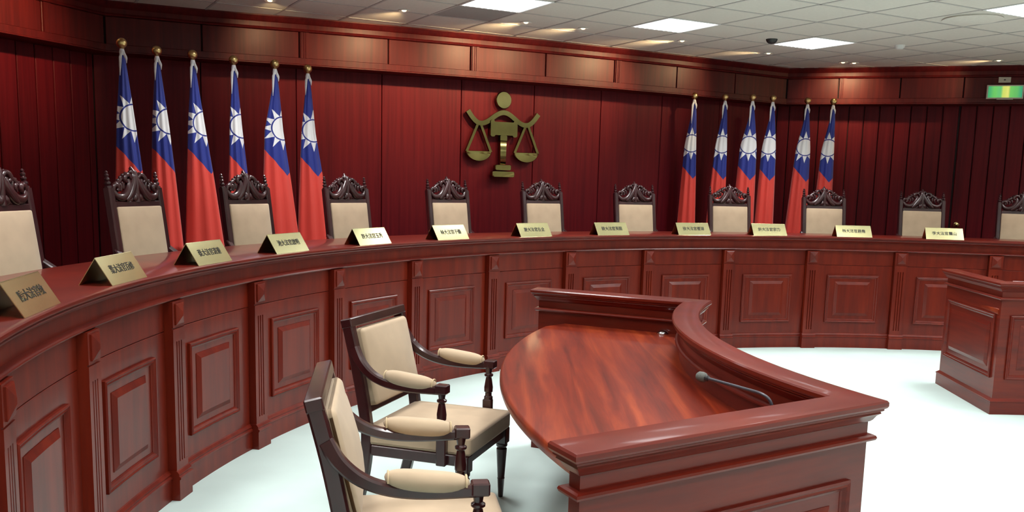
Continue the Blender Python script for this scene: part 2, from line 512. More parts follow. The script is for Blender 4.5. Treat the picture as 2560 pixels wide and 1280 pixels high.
# the door in the right wall
door = empty('door_1', (*(WR + DR * 2.21), 0)); struct(door, 'plank faced door with a brass knob in the right wall')
ds = [2.248 + 0.1885 * k for k in range(6)]
planks(door, WR, DR, None, ds, 0.0, 2.90)
nR = Vector((DR.y, -DR.x))
kp = WR + DR * 2.32 + nR * 0.005
mb = MB()
ax = Matrix(((DR.x, 0, nR.x), (DR.y, 0, nR.y), (0, 1, 0)))
ax = Matrix((Vector((DR.x, DR.y, 0)), Vector((0, 0, 1)), Vector((nR.x, nR.y, 0)))).transposed()
mb.lathe([(.033, 0), (.033, .008), (.012, .012), (.012, .035), (.026, .045), (.032, .06), (.026, .075), (.006, .08)], (kp.x, kp.y, 1.289), axis=ax)
ko = mb.build('door_knob', 'brass_bright', door); ko['label'] = 'shiny brass door knob'
rs2 = [ds[-1] + 0.01 + 0.1885 * k for k in range(8)]
planks(wall_right, WR, DR, None, rs2, 0.0, 2.90)

# fascia: cornice and lower band along the whole run, boards between the seams
def fascia(name, k0, k1, label):
    e = empty(name, (*fascia_path[k0 if k0 else 1], 2.785)); struct(e, label)
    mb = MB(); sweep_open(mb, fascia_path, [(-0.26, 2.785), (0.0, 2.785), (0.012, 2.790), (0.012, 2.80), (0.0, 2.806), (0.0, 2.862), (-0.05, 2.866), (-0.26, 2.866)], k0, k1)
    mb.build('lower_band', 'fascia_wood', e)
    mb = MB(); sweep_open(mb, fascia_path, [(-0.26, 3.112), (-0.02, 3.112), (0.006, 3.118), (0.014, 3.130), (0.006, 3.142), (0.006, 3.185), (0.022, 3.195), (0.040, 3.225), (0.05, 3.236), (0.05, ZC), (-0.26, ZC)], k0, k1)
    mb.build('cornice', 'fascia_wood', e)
    mb = MB(); sweep_open(mb, fascia_path, [(-0.26, 2.863), (-0.045, 2.863), (-0.045, 3.115), (-0.26, 3.115)], k0, k1)
    mb.build('backing', 'groove', e)
    return e
NF = len(fascia_path)
f_left = fascia('trim_1', 0, 1, 'wood fascia above the left planked wall')
f_mid = fascia('trim_2', 1, NF - 2, 'long wood fascia above the centre wall')
f_right = fascia('trim_3', NF - 2, NF - 1, 'wood fascia above the right planked wall')
def fluted(parent, c, d, z0, z1, wd=0.075):
    n_ = Vector((d.y, -d.x)); mb = MB()
    prof = []
    xs = [-wd / 2, -wd * .30, -wd * .26, -wd * .18, -wd * .14, -wd * .05, -wd * .01, wd * .07, wd * .11, wd * .2, wd * .24, wd / 2]
    ys = [.006, .006, 0, 0, .006, .006, 0, 0, .006, .006, .006, .006]
    pts = [(xs[0], -.02)] + list(zip(xs, ys)) + [(xs[-1], -.02)]
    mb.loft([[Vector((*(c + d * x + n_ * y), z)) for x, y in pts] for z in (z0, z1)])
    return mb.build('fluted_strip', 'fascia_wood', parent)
fm = [Vector(p) for p in fascia_path[1:-1]]
for k in range(len(fm) - 1):
    a, b = fm[k], fm[k + 1]; d = (b - a).normalized()
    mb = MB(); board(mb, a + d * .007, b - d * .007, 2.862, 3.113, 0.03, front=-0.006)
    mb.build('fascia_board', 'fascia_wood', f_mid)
for k in (2, 4, 6):
    d = (fm[k + 1] - fm[k]).normalized(); fluted(f_mid, fm[k] + d * .055, d, 2.862, 3.113)
def side_fascia(parent, start, d, cuts, right):
    for a, b in zip(cuts[:-1], cuts[1:]):
        p, q = start + d * (a + .007), start + d * (b - .007)
        if not right: p, q = q, p
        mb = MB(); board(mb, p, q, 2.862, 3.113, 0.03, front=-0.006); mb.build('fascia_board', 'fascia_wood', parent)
side_fascia(f_left, CL, DL, [0.0, 0.71, 1.61, 2.52, 3.43, 4.4], False)
side_fascia(f_right, CR, DR, [0.0, 0.64, 1.38, 2.11, 3.0, 3.8, 4.45], True)
fluted(f_left, CL + DL * 0.655, -DL, 2.862, 3.113)
fluted(f_right, CR + DR * 0.69, DR, 2.862, 3.113)

# ------------------------------------------------------------------ dais behind the bench
def ray_room(ang):
    d = Vector((math.sin(ang), math.cos(ang))); best = 99
    wp = fpath(-0.22)
    poly = wp + [tuple(pr_), tuple(pl_)]
    for i in range(len(poly)):
        a, b = Vector(poly[i]), Vector(poly[(i + 1) % len(poly)]); e = b - a
        den = d.x * e.y - d.y * e.x
        if abs(den) < 1e-9: continue
        t = ((a.x - CC.x) * e.y - (a.y - CC.y) * e.x) / den
        u = ((a.x - CC.x) * d.y - (a.y - CC.y) * d.x) / den
        if t > 0 and 0 <= u <= 1: best = min(best, t)
    return best
def ang_i(i): return A6 + (i - 6) * DA
def pol(r, a): return Vector((CC.x + r * math.sin(a), CC.y + r * math.cos(a)))
ids = [-1.2 + k * (16.0) / 80 for k in range(81)]
inner = [tuple(pol(RB + 0.30, ang_i(i))) for i in ids]
outer = [tuple(pol(min(ray_room(ang_i(i)), 9.2) - 0.01, ang_i(i))) for i in ids]
mb = MB(); mb.outline(inner + outer[::-1], [(0, 0.0), (0, ZP)])
struct(mb.build('floor_platform', 'platform_carpet', smooth=0), 'raised dais behind the curved bench')

# ------------------------------------------------------------------ the curved bench
I0, I1 = -0.95, 14.6
bench = empty('judges_bench', (*pol(RB, ang_i(7)), 0))
tag(bench, 'long curved red-brown panelled bench running across the whole courtroom', 'bench')
def arcmap(i):
    a0 = ang_i(i)
    def mp(s, z, d):
        p = pol(RB - d, a0 + s / RB); return Vector((p.x, p.y, z))
    return mp
def arc_sweep(mb, i0, s0, i1, s1, prof, n):
    a0, a1 = ang_i(i0) + s0 / RB, ang_i(i1) + s1 / RB
    cols = []
    for k in range(n + 1):
        a = a0 + (a1 - a0) * k / n
        cols.append([Vector((*pol(RB - d, a), z)) for d, z in prof])
    mb.loft(cols, cap=True)
NS = 110
mb = MB(); arc_sweep(mb, I0, 0, I1, 0, [(-0.28, 0.0), (-0.012, 0.0), (-0.012, 1.10), (-0.28, 1.10)], NS)
mb.build('carcass', 'groove', bench)
mb = MB(); arc_sweep(mb, I0, 0, I1, 0, [(-0.62, 1.150), (-0.62, 1.198), (-0.61, HB), (0.044, HB), (0.053, 1.196), (0.055, 1.188), (0.053, 1.180), (0.044, 1.177), (0.040, 1.172), (0.044, 1.168), (0.040, 1.162), (0.026, 1.156), (0.018, 1.146), (0.010, 1.142), (-0.05, 1.142)], NS)
mb.build('bench_top', 'bench_top_wood', bench)
mb = MB(); arc_sweep(mb, I0, 0, I1, 0, [(-0.1, 1.070), (0.0, 1.070), (0.0, 1.1425), (-0.1, 1.1425)], NS)
mb.build('frieze', 'bench_wood', bench)
mb = MB(); hr = [(-0.05, 1.046)] + [(0.002 + 0.034 * math.sin(PI * k / 8) ** .8, 1.046 + 0.0125 - 0.0125 * math.cos(PI * k / 8)) for k in range(9)] + [(-0.05, 1.071)]
arc_sweep(mb, I0, 0, I1, 0, hr, NS)
mb.build('half_round_moulding', 'bench_top_wood', bench)
for iend, sg_e in ((I0, -1), (I1, 1)):
    mpe = arcmap(iend); mb = MB()
    rg = [[mpe(x, z, d) for d, z in ((-0.60, 0.0), (0.02, 0.0), (0.02, 1.142), (-0.60, 1.142))] for x in (sg_e * -0.005, sg_e * 0.035)]
    mb.loft(rg); mb.build('end_panel', 'bench_wood', bench, smooth=0)
BAY = DA * RB; PWD = 0.135
PLINTH = [(-0.10, 0.0), (0.018, 0.0), (0.018, 0.112), (0.024, 0.116), (0.024, 0.126), (0.014, 0.132), (0.016, 0.142), (0.006, 0.156), (0.0, 0.160), (-0.10, 0.160)]
PLINTH2 = [(d + (0.044 if d > 0.003 else 0), z) for d, z in PLINTH[:-2]] + [(0.044, 0.160), (-0.10, 0.160)]
for i in range(-1, 15):
    mp = arcmap(i)
    last = (i == 14)
    # pilaster
    mb = MB(); wd = PWD
    pts = [(0, -0.05), (0, 0.044), (0.028, 0.044)]
    for g in range(3):
        x0 = 0.034 + g * 0.026
        pts += [(x0, 0.044), (x0 + 0.003, 0.034), (x0 + 0.010, 0.034), (x0 + 0.013, 0.044)]
    pts += [(wd, 0.044), (wd, -0.05)]
    mb.loft([[mp(x, z, d) for x, d in pts] for z in (0.20, 0.84)])
    solid = [(0, -0.05), (0, 0.0445), (wd, 0.0445), (wd, -0.05)]
    mb.loft([[mp(x, z, d) for x, d in solid] for z in (0.155, 0.201)])
    mb.loft([[mp(x, z, d) for x, d in solid] for z in (0.839, 0.905)])
    mb.loft([[mp(x, z, d - 0.006) for x, d in solid] for z in (0.904, 0.914)])
    mb.loft([[mp(x, z, d) for x, d in solid] for z in (0.913, 1.047)])
    pil = mb.build('pilaster', 'bench_wood', bench, smooth=20)
    mb = MB(); mb.loops(mp, 0.022, wd - 0.022, 0.926, 1.036, [(0, 0.042), (0, 0.052), (0.006, 0.055), (0.0452, 0.070)], fill=True)
    mb.build('diamond_block', 'bench_wood', pil, smooth=0)
    mb = MB(); arc_sweep(mb, i, -0.008, i, wd + 0.008, PLINTH2, 3)
    mb.build('plinth_block', 'bench_wood', pil, smooth=20)
    if last: break
    # bay
    s0, s1 = wd - 0.002, BAY - 0.004
    mb = MB(); mb.loops(mp, s0, s1, 0.150, 0.893, [(0, -0.03), (0, -0.002), (0.002, 0.0)], nseg=6)
    bd = mb.build('bay_board', 'bench_wood', bench, smooth=20)
    mb = MB(); mb.loops(mp, s0, s1, 0.896, 1.048, [(0, -0.03), (0, -0.002), (0.002, 0.0)], nseg=6)
    mb.build('upper_board', 'bench_wood', bench, smooth=20)
    p0, p1 = 0.252, 0.822
    mb = MB(); mb.loops(mp, p0, p1, 0.278, 0.790, [(0, -0.002), (0, 0.014), (0.006, 0.019), (0.014, 0.014), (0.020, 0.016), (0.028, 0.006), (0.036, 0.003), (0.036, -0.002)], nseg=5, fill=False)
    mb.build('panel_frame', 'bench_wood', bd, smooth=20)
    mb = MB(); mb.loops(mp, p0 + 0.092, p1 - 0.092, 0.278 + 0.072, 0.790 - 0.072, [(0, -0.002), (0, 0.003), (0.030, 0.018), (0.032, 0.018)], nseg=4)
    mb.build('raised_panel', 'bench_wood', bd, smooth=15)
    mb = MB(); arc_sweep(mb, i, wd + 0.004, i, BAY - 0.006, PLINTH, 8)
    mb.build('plinth', 'bench_wood', bench, smooth=20)

# ------------------------------------------------------------------ brass name plates
NAMES = ['陳大法官敏', '葉大法官百修', '蔡大法官清遊', '池大法官啟明', '許大法官玉秀', '林大法官子儀',
         '謝大法官在全', '賴大法官英照', '徐大法官璧湖', '許大法官宗力', '林大法官錫堯', '李大法官震山']
PCEN = [0.56, 1.55, 2.56, 3.51, 4.55, 5.55, 6.62, 7.61, 8.63, 9.55, 10.53, 11.52]
PLAB = ['dull brown brass name plate at the extreme left end of the bench',
        'olive-brown brass tent name plate, second from the left end of the bench',
        'glinting brass tent name plate, third from the left end of the bench',
        'brass name plate with a white glare, fourth from the left end',
        'brass tent name plate, fifth from the left, in front of a carved chair',
        'brass tent name plate just left of the point below the wall emblem',
        'brass tent name plate just right of the point below the wall emblem',
        'brass tent name plate, eighth from the left, overlapping a chair back',
        'brass tent name plate below the leftmost flag of the right group',
        'brass tent name plate, third from the right, below a pair of flags',
        'brass tent name plate, second from the right on the bench',
        'pale brass tent name plate beside the door knob, rightmost on the bench']
def text_mesh(body, size):
    cu = bpy.data.curves.new('txt', 'FONT'); cu.body = body; cu.size = size; cu.extrude = 0.0006
    cu.align_x = 'CENTER'; cu.align_y = 'CENTER'; cu.resolution_u = 2; cu.space_character = 1.0
    cu.offset = 0.0004
    ob = bpy.data.objects.new('txt', cu); COL.objects.link(ob)
    dg = bpy.context.evaluated_depsgraph_get()
    me = bpy.data.meshes.new_from_object(ob.evaluated_get(dg))
    bpy.data.objects.remove(ob); bpy.data.curves.remove(cu)
    return me
plate_mesh = None
PW, PH, PDP = 0.385, 0.122, 0.075
tilt = math.atan2(PDP, PH); SL = math.hypot(PDP, PH)
for k, (nm, ci, lb) in enumerate(zip(NAMES, PCEN, PLAB)):
    a = ang_i(ci); r_ = RB - 0.045 + 0.012
    p = pol(r_, a)
    e = empty('name_plate', (p.x, p.y, HB), -a - PI)     # local +x to the reader's left, +y towards reader
    e.rotation_euler = (0, 0, -a)                      # local y = outward (away from room), x = along
    tag(e, lb, 'name plate', 'brass name plates on the bench')
    if plate_mesh is None:
        mb = MB(); th = 0.003
        for sgn in (0, 1):
            ya, yb = (0.0, PDP) if sgn == 0 else (2 * PDP, PDP)
            n_ = Vector((0, -PH, PDP)).normalized() if sgn == 0 else Vector((0, PH, PDP)).normalized()
            q = [Vector((-PW / 2, ya, 0.001)), Vector((PW / 2, ya, 0.001)), Vector((PW / 2, yb, PH)), Vector((-PW / 2, yb, PH))]
            mb.loft([[v - n_ * th for v in q], q])
        leaf = mb.build('plate', 'brass_plate', e, local=True, smooth=0); plate_mesh = leaf
    else:
        leaf = share(plate_mesh, 'plate', e)
    me = text_mesh(nm, 0.045)
    me.materials.clear(); me.materials.append(MAT['lettering'])
    t = bpy.data.objects.new('lettering', me); COL.objects.link(t); t.parent = e
    nrm = Vector((0, -PH, PDP)).normalized()
    t.rotation_euler = (math.atan2(PH, PDP), 0, 0)
    t.location = Vector((0, PDP * 0.5, PH * 0.5)) + nrm * 0.001
    xs_ = [v.co.x for v in me.vertices]
    if xs_: t.scale = (min(1.25, 0.25 / max(0.01, max(xs_) - min(xs_))), 1.0, 1.0)
    t['label'] = 'dark engraved characters'

# ------------------------------------------------------------------ carved high-back chairs
def crest_mesh(mb, W_, z0, x0):
    # carved cresting; W_ half width, local axes: y lateral, z up, x forward
    Hh = 0.225
    def P_(u, v, d=0.0): return Vector((x0 + d, u * W_, z0 + v * Hh))
    def curve(pts, rad, d=0.0):
        # catmull-rom resample
        q = [pts[0]] + pts + [pts[-1]]; out = []
        for k in range(1, len(q) - 2):
            for s_ in range(4):
                t = s_ / 4
                f = lambda a, b, c, e: 0.5 * ((2 * b) + (-a + c) * t + (2 * a - 5 * b + 4 * c - e) * t * t + (-a + 3 * b - 3 * c + e) * t ** 3)
                out.append((f(q[k - 1][0], q[k][0], q[k + 1][0], q[k + 2][0]), f(q[k - 1][1], q[k][1], q[k + 1][1], q[k + 2][1])))
        out.append(pts[-1])
        n = len(out)
        rr = [rad * (0.55 + 0.6 * math.sin(PI * min(1, (k + .6) / n))) for k in range(n)]
        return [P_(u, v, d) for u, v in out], rr
    for sg in (-1, 1):
        for pts, rad, d in (
            ([(-.30, .64), (-.27, .50), (-.34, .33), (-.50, .17), (-.70, .11), (-.88, .17), (-.98, .32)], .025, .012),
            ([(-.14, .64), (-.26, .76), (-.40, .72), (-.44, .60), (-.36, .55)], .015, .018),
            ([(-.99, .30), (-.95, .44), (-.83, .46), (-.78, .36), (-.85, .30)], .016, .018),
            ([(-.97, .34), (-.78, .48), (-.56, .63), (-.30, .74)], .014, .004),
            ([(-.66, .30), (-.62, .40), (-.66, .48), (-.74, .45)], .011, .012),
            ([(-.52, .36), (-.50, .48), (-.56, .56)], .012, .008),
            ([(-.56, .03), (-.40, .13), (-.22, .34), (-.06, .60), (.05, .84)], .024, .020),
            ([(-.36, .02), (-.20, .08), (-.10, .22), (-.09, .40), (-.19, .54), (-.25, .46)], .018, .008),
            ([(-.90, .04), (-.66, .05), (-.48, .04), (-.28, .04)], .016, .0),
            ([(-.18, .02), (-.10, .12), (-.03, .24)], .022, .014)):
            path, rr = curve([(u * -sg, v) for u, v in pts], rad, d)
            mb.tube(path, rr, n=8)
        for u, v, r_ in ((-.90, .44, .011), (-.80, .52, .012), (-.69, .60, .012), (-.57, .68, .012), (-.45, .75, .012), (-.31, .80, .012), (-.18, .80, .012), (-.97, .36, .013)):
            mb.sphere(P_(u * -sg, v, .006), r_, n=8)
    mb.tube([P_(0, .0), P_(0, .25, .012), P_(0, .55, .016), P_(0, .8, .012), P_(0, .92, .004), P_(0, 1.0)], [.035, .026, .030, .026, .014, .006], n=9)
    for u in (-.11, .11):
        mb.sphere(P_(u, .84, .010), .014, n=8)
    mb.sphere(P_(0, .94, 0), .013, n=8)
    # pierced backing web near the rail
    q = [(-.60, 0), (-.40, .10), (-.24, .28), (-.22, .55), (-.28, .66), (0, .82), (.28, .66), (.22, .55), (.24, .28), (.40, .10), (.60, 0)]
    mb.loft([[P_(u, v, -.014) for u, v in q], [P_(u, v, .002) for u, v in q]])

TILT = R(8.0)
def make_judge_chair():
    e = empty('judge_chair', (0, 0, 0))
    WO = 0.26                                        # half width outside
    def B(h, y, d=0.0):                              # point on the leaning back: h above floor
        base = 0.44
        hh = h - base
        return Vector((-hh * math.sin(TILT) * 1.0 + d, y, base + hh * math.cos(TILT)))
    top = 1.345                                      # tip above the dais
    rot = Matrix.Rotation(-TILT, 3, 'Y')
    for sg in (-1, 1):
        mb = MB()
        mb.rectbar([Vector((-0.10, sg * (WO - .03), 0.0)), Vector((-0.03, sg * (WO - .026), 0.25)), B(.45, sg * (WO - .024)), B(.8, sg * (WO - .024)), B(1.20, sg * (WO - .024))], .048, .055, Vector((0, 1, 0)))
        mb.build('stile', 'chair_wood', e, local=True)
        mb = MB(); c = B(1.20, sg * (WO - .024))
        mb.lathe([(.024, 0), (.024, .010), (.014, .016), (.020, .026), (.020, .034), (.011, .042), (.017, .052), (.017, .058), (.010, .066), (.015, .076), (.015, .082), (.008, .089), (.012, .098), (.004, .108)], c, n=12, axis=rot)
        mb.build('finial', 'chair_wood', e, local=True)
    mb = MB(); mb.box(B(1.092, 0), (.045, 2 * WO - .09, .042), rot, ch=.004); mb.build('top_rail', 'chair_wood', e, local=True)
    mb = MB(); mb.box(B(.56, 0), (.045, 2 * WO - .09, .06), rot, ch=.004); mb.build('lower_rail', 'chair_wood', e, local=True)
    mb = MB(); crest_mesh(mb, WO - .045, 0, 0)
    o_ = B(1.112, 0); mb.v = [o_ + rot @ p for p in mb.v]
    mb.build('crest', 'chair_wood', e, local=True, smooth=50)
    mb = MB(); mb.rounded(B(.83, 0, .012), (.045, 2 * WO - .092, .50), .010, rot, seg=2, puff=.014, only='x')
    mb.build('back_cushion', 'upholstery', e, local=True, smooth=60)
    mb = MB(); mb.rounded((.24, 0, .43), (.48, .52, .10), .03, None, seg=2, puff=.02); mb.build('seat_cushion', 'upholstery', e, local=True, smooth=60)
    mb = MB(); mb.box((.24, 0, .35), (.47, .50, .06), None, ch=.006); mb.build('seat_rail', 'chair_wood', e, local=True)
    for sg in (-1, 1):
        mb = MB(); y = sg * (WO + .01)
        mb.rectbar([B(.80, sg * (WO - .01)), Vector((.02, y, .745)), Vector((.10, y, .70)), Vector((.22, y, .675)), Vector((.36, y, .675)), Vector((.43, y, .66))], .045, .032, Vector((0, 1, 0)))
        mb.build('arm', 'chair_wood', e, local=True)
        mb = MB(); mb.lathe([(.018, 0), (.018, .08), (.026, .1), (.016, .13), (.024, .2), (.016, .28), (.022, .31), (.016, .33)], (.38, sg * (WO + .005), .33), n=10); mb.build('arm_post', 'chair_wood', e, local=True)
        mb = MB(); mb.lathe([(.014, 0), (.018, .03), (.024, .2), (.030, .26), (.022, .28), (.03, .32)], (.44, sg * .225, 0), n=10); mb.build('leg', 'chair_wood', e, local=True)
    return e
CH = [(2.15, 'carved beige chair cut off by the left edge of the picture'),
      (3.22, 'carved high-back beige chair in front of the leftmost flag'),
      (4.24, 'carved high-back beige chair in front of the fourth flag from the left'),
      (5.26, 'carved high-back beige chair right of the left group of flags'),
      (6.36, 'carved high-back beige chair below and left of the brass wall emblem'),
      (7.42, 'carved high-back beige chair below and right of the brass wall emblem'),
      (8.47, 'carved high-back beige chair left of the right group of flags'),
      (9.53, 'carved high-back beige chair in front of the second and third right-hand flags'),
      (10.55, 'carved high-back beige chair in front of the two rightmost flags'),
      (11.55, 'carved high-back beige chair beside the door knob, second from the right'),
      (12.50, 'carved beige chair cut off by the right edge of the picture')]
chair0 = make_judge_chair()
for k, (ci, lb) in enumerate(CH):
    c = chair0 if k == 0 else copy_tree(chair0)
    a = ang_i(ci); p = pol(6.70 - 0.125, a)
    c.location = (p.x, p.y, ZP)
    c.rotation_euler = (0, 0, math.atan2(-math.cos(a), -math.sin(a)))
    tag(c, lb, 'chair', 'carved high-back chairs behind the bench')

# ------------------------------------------------------------------ flags
FL = [  # pole position, left/right cloth edge (metres) at 0.6 m and 1.65 m below the ball, print offset
    (-3.14, 7.52, -.060, .080, -.11, .19, .068), (-3.02, 7.93, -.052, .082, -.09, .18, .082),
    (-2.79, 8.13, -.052, .090, -.10, .24, .090), (-2.53, 8.43, -.048, .066, -.08, .17, .060),
    (-2.22, 8.65, -.100, .070, -.14, .22, .062), (-1.99, 8.96, -.064, .072, -.11, .24, .048),
    (2.17, 11.60, -.093, .050, -.14, .09, -.010), (2.56, 11.66, -.093, .055, -.16, .08, -.010),
    (2.89, 11.62, -.120, .082, -.17, .10, -.015), (3.15, 11.66, -.098, .071, -.14, .10, -.020),
    (3.64, 11.86, -.104, .071, -.18, .09, .005), (3.97, 11.88, -.104, .050, -.16, .08, -.025)]
FLAB = ['furled blue and red flag on a pole, leftmost of all', 'second flag from the left, behind the leftmost full chair',
        'third flag from the left, with a wide red lower part', 'fourth flag from the left, partly behind a chair crest',
        'fifth flag from the left, right of the third full chair', 'rightmost flag of the left-hand group',
        'leftmost flag of the right-hand group', 'second flag of the right-hand group, behind a chair crest',
        'third flag of the right-hand group, under the brightest gold ball', 'fourth flag of the right-hand group, close to the third',
        'second flag from the right, in front of the right planked wall', 'rightmost flag of all, in front of the right planked wall']
def lerp_pts(t, pts):
    for (a, va), (b, vb) in zip(pts[:-1], pts[1:]):
        if t <= b: 
            k = (t - a) / (b - a); return va + (vb - va) * k
    return pts[-1][1]
grp = {}
for k, (px, py, l6, r6, l16, r16, su) in enumerate(FL):
    up = 0.09 if k >= 6 else 0.0
    ZB = 2.30 + up
    e = empty('flag_on_pole', (px, py, ZP))
    tag(e, FLAB[k], 'flag', 'furled flags behind the bench')
    if up not in grp:
        mb = MB(); mb.lathe([(.013, .03), (.013, ZB - .03)], (0, 0, 0), n=10); p1 = mb.build('pole', 'brass_ball', e, local=True)
        mb = MB(); mb.sphere((0, 0, ZB), .041, n=20); mb.lathe([(.013, ZB - .075), (.022, ZB - .065), (.014, ZB - .05), (.02, ZB - .038)], (0, 0, 0), n=12)
        p2 = mb.build('gold_ball', 'brass_ball', e, local=True, smooth=50)
        mb = MB(); mb.lathe([(.115, 0), (.115, .02), (.09, .035), (.03, .05), (.025, .12)], (0, 0, 0), n=20); p3 = mb.build('foot', 'brass_ball', e, local=True)
        grp[up] = (p1, p2, p3)
    else:
        for src, nm in zip(grp[up], ('pole', 'gold_ball', 'foot')): share(src, nm, e)
    # cloth
    dirn = Vector((1.2 - px, 1.0 - py)).normalized(); lat = Vector((-dirn.y, dirn.x))   # lat points to viewer's right
    if lat.x < 0: lat = -lat
    rows, n = 30, 40; zt, zb = ZB - .055, 0.62
    vs, uvs = [], []
    ph = random.random() * 6
    for r_ in range(rows + 1):
        t = r_ / rows; z = zt - (zt - zb) * t; drop = ZB - z
        eL = lerp_pts(drop, [(.04, -.012), (.20, -.024), (.6, l6), (1.05, l6 * .55 + l16 * .45), (1.68, l16)])
        eR = lerp_pts(drop, [(.04, .012), (.20, .034), (.6, r6), (1.05, r6 * .55 + r16 * .45), (1.68, r16)])
        cx, hw = (eL + eR) / 2, (eR - eL) / 2
        dep = .018 + .05 * min(1, t * 1.4)
        for q in range(n):
            f = 2 * PI * q / n
            wob = 1 + .10 * math.sin(3 * f + ph + 1.2 * t) * min(1, t * 3) + .05 * math.sin(7 * f + 2 * ph) * t
            x = cx + hw * math.cos(f); y = dep * math.sin(f) * wob + .012 * math.sin(9 * math.cos(f) + ph) * min(1, 2 * t)
            pz = Vector((lat.x * x - dirn.x * y, lat.y * x - dirn.y * y, z))
            vs.append(pz); uvs.append((x - su, z - (ZB - .575)))
    me = bpy.data.meshes.new('cloth'); fs = []
    for r_ in range(rows):
        for q in range(n):
            j = (q + 1) % n; fs.append((r_ * n + q, r_ * n + j, (r_ + 1) * n + j, (r_ + 1) * n + q))
    fs.append(tuple(range(n))[::-1]); fs.append(tuple(rows * n + q for q in range(n)))
    me.from_pydata([tuple(v) for v in vs], [], fs)
    ul = me.uv_layers.new(name='print')
    for lp in me.loops: ul.data[lp.index].uv = uvs[lp.vertex_index]
    bm = bmesh.new(); bm.from_mesh(me); bmesh.ops.recalc_face_normals(bm, faces=bm.faces); bm.to_mesh(me); bm.free()
    me.shade_smooth(); me.materials.append(MAT['flag_cloth'])
    fo = bpy.data.objects.new('cloth', me); COL.objects.link(fo); fo.parent = e
    fo['label'] = 'blue, white and red flag cloth'
    # white tie ribbon at the top
    mb = MB()
    def L3(x, y, z): return Vector((lat.x * x + dirn.x * y, lat.y * x + dirn.y * y, z))
    ln = .17 + .12 * random.random()
    mb.tube([L3(0, 0, ZB - .045), L3(0, .004, ZB - .07), L3(0, .006, ZB - .095)], [.017, .023, .020], n=10)
    for sx_, l_ in ((-1, ln), (1, .09)):
        pts = [L3(sx_ * .006, .022, ZB - .065), L3(sx_ * .020, .034, ZB - .11), L3(sx_ * .024, .036, ZB - .065 - l_ * .6), L3(sx_ * .026, .034, ZB - .065 - l_)]
        mb.tube(pts, [.009, .012, .009, .002], n=6, flat=(1, .4))
    mb.build('ribbon', 'white_cloth', e, local=True, smooth=60)

# ------------------------------------------------------------------ brass emblem on the wall
iw = -1.90
ew = GW(iw, jwall(iw)); ew = ew + E2 * 0.26
sl = math.atan(0.0228 * (iw - 0.5)); ed = (E1 * math.cos(sl) + E2 * math.sin(sl)).normalized(); en = Vector((ed.y, -ed.x))
# seat it on the board it hangs on
ka = max(k for k in range(len(wseam) - 1) if (wseam[k] - ew).dot(ed) <= 0)
a_, b_ = wseam[ka], wseam[ka + 1]; bd_ = (b_ - a_).normalized(); bn = Vector((bd_.y, -bd_.x))
ew = a_ + bd_ * (ew - a_).dot(bd_); ed, en = bd_, bn
emb = empty('wall_emblem', (ew.x, ew.y, 1.74)); tag(emb, 'brass emblem of scales and gavel mounted on the centre wall', 'emblem')
def EP(s, z, d): return Vector((ew.x + ed.x * s + en.x * d, ew.y + ed.y * s + en.y * d, z))
def plate(name, pts, d0, d1, ch=.006):
    mb = MB(); n = len(pts); cx = sum(p[0] for p in pts) / n; cz = sum(p[1] for p in pts) / n
    mb.loft([[EP(s, z, d0) for s, z in pts], [EP(s, z, d1 - ch) for s, z in pts], [EP(cx + (s - cx) * (1 - ch / .1), cz + (z - cz) * (1 - ch / .1), d1) for s, z in pts]])
    return mb.build(name, 'brass_dark', emb, smooth=40)
plate('head_disc', [(.002 + .095 * math.cos(2 * PI * k / 32), 2.594 + .095 * math.sin(2 * PI * k / 32)) for k in range(32)], .03, .065)
bp = []
for k in range(41):
    x = -.435 + .87 * k / 40; u = abs(x)
    z = 2.392 + .064 * math.cos(2 * PI * u / .55) + (.05 * ((u - .30) / .135) ** 2 if u > .30 else 0)
    bp.append((x, z))
mb = MB()
def beam_ring(k):
    x, z = bp[k]; a = bp[max(0, k - 1)]; b = bp[min(40, k + 1)]; t = Vector((b[0] - a[0], b[1] - a[1])).normalized(); nx, nz = -t.y, t.x
    th = .026
    return [EP(x + nx * th, z + nz * th, .03), EP(x + nx * th, z + nz * th, .075), EP(x - nx * th, z - nz * th, .075), EP(x - nx * th, z - nz * th, .03)]
mb.loft([beam_ring(k) for k in range(41)]); mb.build('beam', 'brass_dark', emb, smooth=40)
gh = [(-.165, 2.36), (-.150, 2.372), (-.125, 2.372), (-.115, 2.352), (.115, 2.352), (.125, 2.372), (.150, 2.372), (.165, 2.36), (.165, 2.20), (.150, 2.188), (.12, 2.188), (.105, 2.206), (.05, 2.206), (-.05, 2.206), (-.105, 2.206), (-.12, 2.188), (-.150, 2.188), (-.165, 2.20)]
mb = MB(); mb.loft([[EP(s, z, .03) for s, z in gh], [EP(s, z, .09) for s, z in gh]]); mb.build('gavel_head', 'brass_dark', emb, smooth=20)
plate('gavel_collar', [(-.045, 2.145), (.045, 2.145), (.045, 2.20), (.03, 2.21), (-.03, 2.21), (-.045, 2.20)], .03, .085)
plate('gavel_handle', [(-.035, 1.885), (.035, 1.885), (.04, 2.142), (-.04, 2.142)], .03, .08)
def rrect(x0, x1, z0, z1, r): 
    out = []
    for cx, cz, a0 in ((x1 - r, z1 - r, 0), (x0 + r, z1 - r, 90), (x0 + r, z0 + r, 180), (x1 - r, z0 + r, 270)):
        out += [(cx + r * math.cos(R(a0 + 30 * q)), cz + r * math.sin(R(a0 + 30 * q))) for q in range(4)]
    return out
plate('base_bar', rrect(-.098, .100, 1.818, 1.878, .014), .03, .09)
plate('base_bar', rrect(-.135, .140, 1.742, 1.806, .014), .03, .10)
